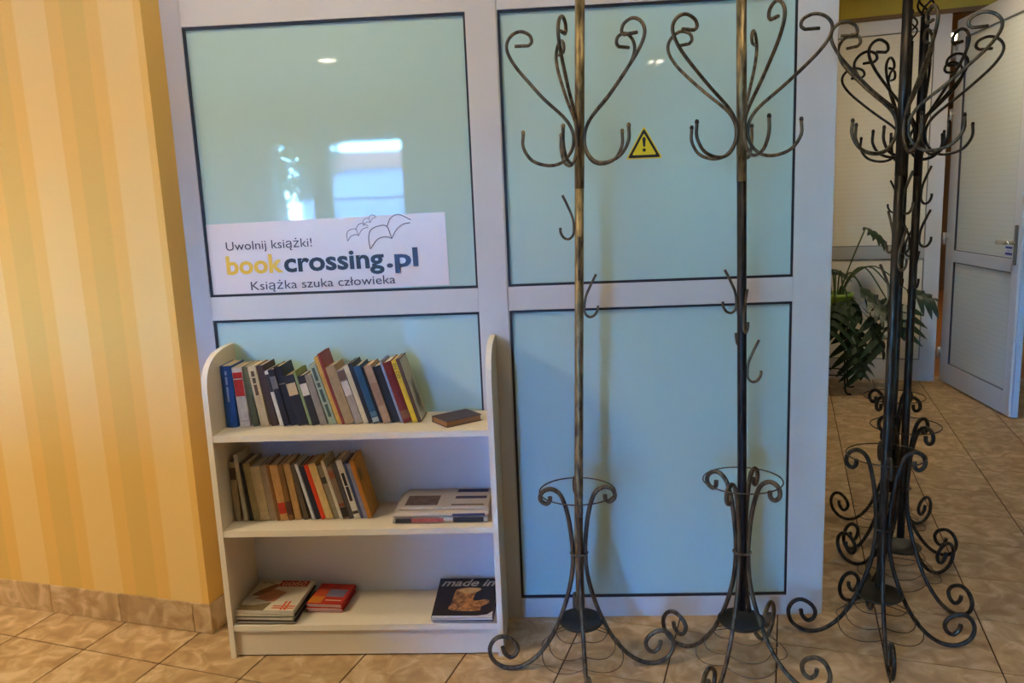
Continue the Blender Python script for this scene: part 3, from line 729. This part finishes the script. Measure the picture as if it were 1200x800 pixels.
GREY = mat('dark_grey_print', srgb(62, 58, 60), rough=.4); YEL = mat('yellow_print', srgb(236, 196, 62), rough=.4); NV = mat('navy_lettering', srgb(44, 42, 66), rough=.4)
pt('lettering', 'Uwolnij ksi\u0105\u017cki!', -1.133, 1.374, .302, .042, GREY)
pt('lettering', 'book', -1.139, 1.299, .200, .066, YEL, bold=.028)
pt('lettering', 'crossing', -.936, 1.278, .350, .085, BLACK, bold=.028)
pt('lettering', '.pl', -.578, 1.278, .110, .085, NV, bold=.028)
pt('lettering', 'Ksi\u0105\u017cka szuka cz\u0142owieka', -1.060, 1.2345, .508, .041, GREY)
LINE = mat('thin_line_print', srgb(112, 96, 96), rough=.5)
def birdbook(cx, cz, s, w):
    # an open book drawn like a bird in flight
    L_ = [[(-1, -.62), (-.62, -.18), (-.2, -.06), (.1, -.16)], [(-1, -.62), (-1.04, -.1), (-.9, .3), (-.45, .48), (-.1, .42), (.1, -.16)], [(.1, -.16), (.38, .28), (.72, .50), (1.05, .55)],
          [(-.1, .42), (.1, .8), (.45, .98), (.75, .88), (1.1, .68)]]
    for q in L_:
        P = smooth_path([(cx+a*s-(PX0+PX1)/2, -.0036, cz+b*s-PZ0) for a, b in q], 6)
        m_ = MB(); m_.tube(P, w, 4); m_.xf(lambda v: (v.x, -.0034+(v.y+.0036)*.15, v.z)); m_.build('emblem_line', LINE, po)
birdbook(-.560, 1.408, .070, .0013); birdbook(-.670, 1.418, .036, .0009); birdbook(-.625, 1.458, .022, .0008)

ws = empty('warning_sign', (.3025, .0108, 1.63), label='yellow triangular warning sign with black exclamation mark on the glass', cat='sign')
def tri(s, y0, y1, name, m, z0=0):
    h = .097
    cx, cz = 0, h*.36
    pts = []
    base = [(-.0555, 0), (.0555, 0), (0, h)]
    for k in range(3):
        a, b, c = Vector(base[k-1]), Vector(base[k]), Vector(base[(k+1) % 3])
        r = .007
        p1 = b+(a-b).normalized()*r; p2 = b+(c-b).normalized()*r
        pts += [p1, (p1+p2+b*2)/4, p2]
    pts = [((p[0]-cx)*s+cx, (p[1]-cz)*s+cz) for p in pts]
    return MB().prism(pts, 'y', y0, y1).build(name, m, ws)
SY = mat('sign_yellow', srgb(232, 206, 22), rough=.4)
tri(1.08, -.0006, 0, 'backing', SY); tri(.97, -.0010, -.0006, 'border', BLACK); tri(.72, -.0014, -.0010, 'panel', SY)
MB().prism([(-.003, .036), (.003, .036), (.0055, .060), (.004, .0655), (0, .067), (-.004, .0655), (-.0055, .060)], 'y', -.0018, -.0014).build('exclamation_stroke', BLACK, ws)
MB().prism([(.0055*math.cos(2*PI*k/14), .0255+.0055*math.sin(2*PI*k/14)) for k in range(14)], 'y', -.0018, -.0014).build('exclamation_dot', BLACK, ws)

# ------------------------------------------------------------------ wrought iron coat racks
IR = {'brass': iron_material('worn_brass_iron', srgb(70, 58, 42), srgb(158, 138, 94), .34, .62),
      'mid': iron_material('bronze_iron', srgb(58, 50, 42), srgb(118, 102, 76), .36, .70),
      'dark': iron_material('dark_bronze_iron', srgb(30, 26, 24), srgb(78, 65, 48), .40, .76),
      'black': iron_material('blackened_iron', srgb(24, 23, 26), srgb(62, 57, 54), .44, .76)}
TRAY = mat('dark_tray_metal', srgb(52, 50, 42), rough=.5, metal=.5, var=.3, scale=20)
HOOK = [(.163, 1.698), (.163, 1.659), (.137, 1.621), (.091, 1.605), (.051, 1.612), (.024, 1.642), (.017, 1.675), (.024, 1.708), (.050, 1.742), (.109, 1.790), (.161, 1.835), (.211, 1.883), (.238, 1.922), (.241, 1.950), (.223, 1.972), (.194, 1.980), (.166, 1.969), (.159, 1.951), (.169, 1.941)]
LEG = [(.086, .590), (.088, .574), (.100, .567), (.114, .576), (.117, .592), (.106, .609), (.082, .615), (.056, .598), (.040, .559), (.029, .509), (.022, .449), (.020, .419), (.020, .388), (.022, .347), (.030, .296), (.046, .234), (.069, .171), (.100, .107), (.138, .054), (.176, .021), (.215, .006), (.256, .010), (.289, .036), (.299, .076), (.283, .110), (.254, .121), (.223, .106), (.208, .080), (.215, .055), (.234, .045), (.252, .062), (.257, .084)]
PHOOK = [(.050, .128), (.036, .100), (.020, .062), (.016, .03), (.018, .012), (.030, .000), (.045, .004), (.055, .020), (.056, .034)]
def coat_rack(cx, cy, legrot, hookrot, ringz, tilt, phooks, mats, label, fs=1.0, hs=1.0):
    o = empty('coat_rack', (cx, cy, 0), label=label, cat='coat rack', group='wrought iron coat racks along the glass partition')
    mp_up, mp_lo, mh, ml = mats
    sh_ = lambda v: (v.x+tilt[0]*max(0, v.z-.45), v.y+tilt[1]*max(0, v.z-.45), v.z)
    k = (ringz-.419)/(.606-.419)
    lz = lambda z: (.419+(z-.419)*k) if z > .419 else z+.0035*max(0, 1-z/.1)
    def polar(r, z, a): return (r*math.cos(a), r*math.sin(a), z)
    MB().tube([(0, 0, .205), (0, 0, .46), (0, 0, 1.0), (0, 0, 1.536)], .0135, 14).xf(sh_).build('pole', mp_lo, o)
    up = MB().tube([(0, 0, 1.5355), (0, 0, 2.06)], .0142, 14).xf(sh_).build('upper_pole', mp_up, o)
    # twisted basket finial
    for q in range(4):
        P = []
        for i in range(19):
            t = i/18; r = .003+.024*math.sin(PI*t)**.8; a = q*PI/2+t*PI*1.2; P.append((r*math.cos(a), r*math.sin(a), 2.06+.10*t))
        MB().tube(P, .0035, 5).xf(sh_).build('finial_wire', mp_up, up)
    MB().lathe([(.001, 2.158), (.009, 2.162), (.012, 2.17), (.009, 2.178), (.001, 2.182)], 12).xf(sh_).build('finial_ball', mp_up, up)
    for q in range(5):
        a = math.radians(hookrot+72*q)
        P = smooth_path([polar(r*(1+(hs-1)*min(1, max(0, (z-1.70)/.15))), z, a) for r, z in HOOK], 4)
        e = Vector(P[-1]); P.append(e+Vector((.040*math.cos(a), .040*math.sin(a), 0)))
        h = MB().tube(P, .0050, 7).xf(sh_).build('hanger', mh, o)
        MB().lathe([(.001, 1.695), (.0058, 1.697), (.0062, 1.702), (.004, 1.707), (.001, 1.708)], 8, (.163*math.cos(a), .163*math.sin(a), 0)).xf(sh_).build('tip', mats[1], h)
    for (az, z0) in phooks:
        a = math.radians(az)
        MB().tube(smooth_path([polar(r, z0+z, a) for r, z in PHOOK], 4), .0042, 6).xf(sh_).build('pole_hook', mh, o)
    for q in range(4):
        a = math.radians(legrot+90*q)
        MB().tube(smooth_path([polar(r*(fs if z < .3 else 1), lz(z), a) for r, z in LEG], 4), .0072, 7).build('leg', ml, o)
    MB().tube([polar(.119, lz(.606), 2*PI*i/40) for i in range(40)], .0022, 5, closed=True).build('umbrella_ring', ml, o)
    MB().tube([polar(.026, .400, 2*PI*i/20) for i in range(20)], .004, 5, closed=True).build('collar', ml, o)
    MB().lathe([(.002, .158), (.066, .160), (.074, .170), (.072, .172), (.062, .164), (.002, .1635)], 28).build('drip_tray', TRAY, o)
    for q in range(4):
        for (r, z, bow, drop) in ((.082, .142, 1.05, .012), (.103, .102, 1.12, .016), (.124, .073, 1.16, .018)):
            P = []
            for i in range(13):
                t = i/12; a = math.radians(legrot+90*q+90*t); b = math.sin(PI*t)
                P.append(polar(r*(1+(bow-1)*b), z-drop*b, a))
            MB().tube(P, .0016, 4).build('tray_wire', ml, o)
    return o
B_, M_, D_, K_ = IR['brass'], IR['mid'], IR['dark'], IR['black']
coat_rack(.045, -.320, 3, 180.5, .606, (.0285, 0), ((182, 1.39), (268, 1.27), (-2, 1.155), (90, 1.05)), (B_, B_, M_, M_), 'brass-worn iron coat rack standing beside the bookcase', 1.0, .86)
coat_rack(.553, -.330, 54, -5.5, .634, (-.010, 0), ((183, 1.155), (275, 1.10), (-4, .943), (95, 1.05)), (B_, K_, M_, M_), 'iron coat rack with brass upper pole and black lower pole before the right-hand panes', .93)
coat_rack(1.045, -.172, -13, -23, .652, (.006, 0), ((190, 1.14), (20, 1.42), (280, 1.25), (100, 1.3)), (D_, D_, M_, D_), 'dark iron coat rack just past the end of the glass partition', .96)
coat_rack(1.262, .190, 27, -11, .640, (.002, 0), ((10, 1.44), (170, 1.27), (0, 1.29), (265, 1.15)), (K_, D_, D_, D_), 'dark iron coat rack in the passage between two other dark racks')
coat_rack(1.412, .650, 33, 157, .630, (0, 0), ((170, 1.40), (350, 1.22), (80, 1.3), (260, 1.1)), (D_, D_, D_, D_), 'dark iron coat rack standing furthest into the passage, towards the plant')

# ------------------------------------------------------------------ potted plant on an iron stand
PC = (2.075, 3.30)
stand = empty('plant_stand', (PC[0], PC[1], 0), label='small black wrought iron plant stand near the far glazing', cat='plant stand')
IRON = mat('black_iron', srgb(24, 26, 26), rough=.5, metal=.4)
for q in range(4):
    a = math.radians(20+90*q)
    P = smooth_path([(.11*math.cos(a), .11*math.sin(a), .52), (.115*math.cos(a), .115*math.sin(a), .3), (.125*math.cos(a), .125*math.sin(a), .08), (.14*math.cos(a), .14*math.sin(a), .012), (.19*math.cos(a), .19*math.sin(a), .006)], 4)
    MB().tube(P, .006, 6).build('leg', IRON, stand)
for z, r in ((.14, .121), (.50, .112)):
    MB().tube([(r*math.cos(2*PI*i/28), r*math.sin(2*PI*i/28), z) for i in range(28)], .005, 5, closed=True).build('ring', IRON, stand)
for s_ in (-1, 1): MB().tube([(-.112*(s_ == 1), -.112*(s_ == -1), .50), (.112*(s_ == 1), .112*(s_ == -1), .50)], .004, 5).build('pot_support', IRON, stand)
plant = empty('potted_philodendron', (PC[0], PC[1], .506), label='dark green split-leaf plant in a light green pot on the iron stand', cat='plant')
MB().lathe([(.001, 0), (.085, 0), (.098, .10), (.118, .205), (.124, .208), (.126, .235), (.115, .236), (.112, .21), (.001, .205)], 28).build('pot', mat('green_plastic', srgb(134, 168, 66), rough=.4), plant)
MB().lathe([(.001, .2055), (.110, .2095)], 20).build('soil', mat('soil', srgb(56, 42, 32), rough=1), plant)
GL = mat('glossy_green_leaf', srgb(34, 58, 28), rough=.38, spec=.5, var=.35, scale=14)
ST = mat('green_stem', srgb(66, 84, 44), rough=.5)
def leaf_mesh(L_, Wd, lobes=4):
    """split leaf: midrib along +x, finger lobes on both sides, drooping in z"""
    mb = MB()
    def dr(x, y): return -.45*x*x/L_-.5*y*y/Wd+.0
    mid = [(L_*i/10, 0) for i in range(11)]
    vs = [(x, y, dr(x, y)) for x, y in [(p[0], .42*Wd*math.sin(PI*min(1, i/10*.90+.10))**.7) for i, p in enumerate(mid)]]
    vs += [(x, -y, z) for x, y, z in vs]
    mb.add(vs, [(i, i+1, 11+i+1, 11+i) for i in range(10)])
    for s_ in (-1, 1):
        for k in range(lobes):
            t = (k+.35)/lobes; x0 = L_*t*.92; ln = Wd*(.55+.6*math.sin(PI*(t*.75+.2))); w = L_/lobes*.50
            dx = ln*(.28+.45*t); P = []
            n = 5
            for i in range(n+1):
                u = i/n; cw = w*(1-.1*u)*(1-u**4*.92)
                xc = x0+dx*u**1.2; yc = ln*u
                P.append((xc-cw, yc*s_, dr(xc, yc))); P.append((xc+cw, yc*s_, dr(xc, yc)))
            mb.add(P, [(2*i, 2*i+1, 2*i+3, 2*i+2) for i in range(n)])
    return mb
def leaf(tip_base, az, pitch, roll, L_, Wd, root=(0, 0, 0), bow=.12):
    """stem from the pot to tip_base (relative to plant), leaf pointing along azimuth"""
    up = Vector((0, 0, .209)); b = Vector(tip_base)+up; r = Vector(root)+up; m_ = (r+b)/2+Vector((0, 0, bow))
    stm = MB().tube(smooth_path([r, r*.7+m_*.3+Vector((0, 0, bow*.4)), m_, b], 5), [.0055]*15+[.0035], 6).build('stem', ST, plant)
    lf = leaf_mesh(L_, Wd).build('leaf', GL, stm)
    Rm = Matrix.Rotation(math.radians(az), 4, 'Z') @ Matrix.Rotation(math.radians(-pitch), 4, 'Y') @ Matrix.Rotation(math.radians(roll), 4, 'X')
    lf.matrix_local = Matrix.Translation(b) @ Rm
for args in (((.20, 0, .50), 10, -15, 20, .20, .09, (.02, 0, 0), .02), ((.03, -.06, .02), -60, -30, 10, .24, .15, (0, -.03, 0), .18), ((.33, -.10, -.02), -70, -45, -15, .26, .14, (.04, -.02, 0), .22),
             ((.50, -.05, .03), -20, -5, 30, .20, .12, (.04, 0, 0), .20), ((.42, -.16, -.06), -110, -55, 10, .24, .13, (.03, -.03, 0), .24), ((.06, -.18, -.22), -80, -55, 5, .26, .15, (0, -.05, 0), .16),
             ((.20, -.16, -.14), -50, -50, 0, .26, .14, (.03, -.04, 0), .2), ((-.06, -.16, -.05), -120, -35, 0, .25, .15, (-.02, -.03, 0), .18), ((-.02, .10, .18), 60, 10, 0, .22, .12, (0, .03, 0), .1),
             ((-.16, 0, .12), 170, -10, 0, .24, .13, (-.03, 0, 0), .15), ((.14, -.12, .08), -30, -25, 0, .24, .14, (.02, -.02, 0), .14), ((.10, -.20, -.36), -75, -60, 8, .22, .13, (.02, -.05, 0), .10)):
    leaf(*args)
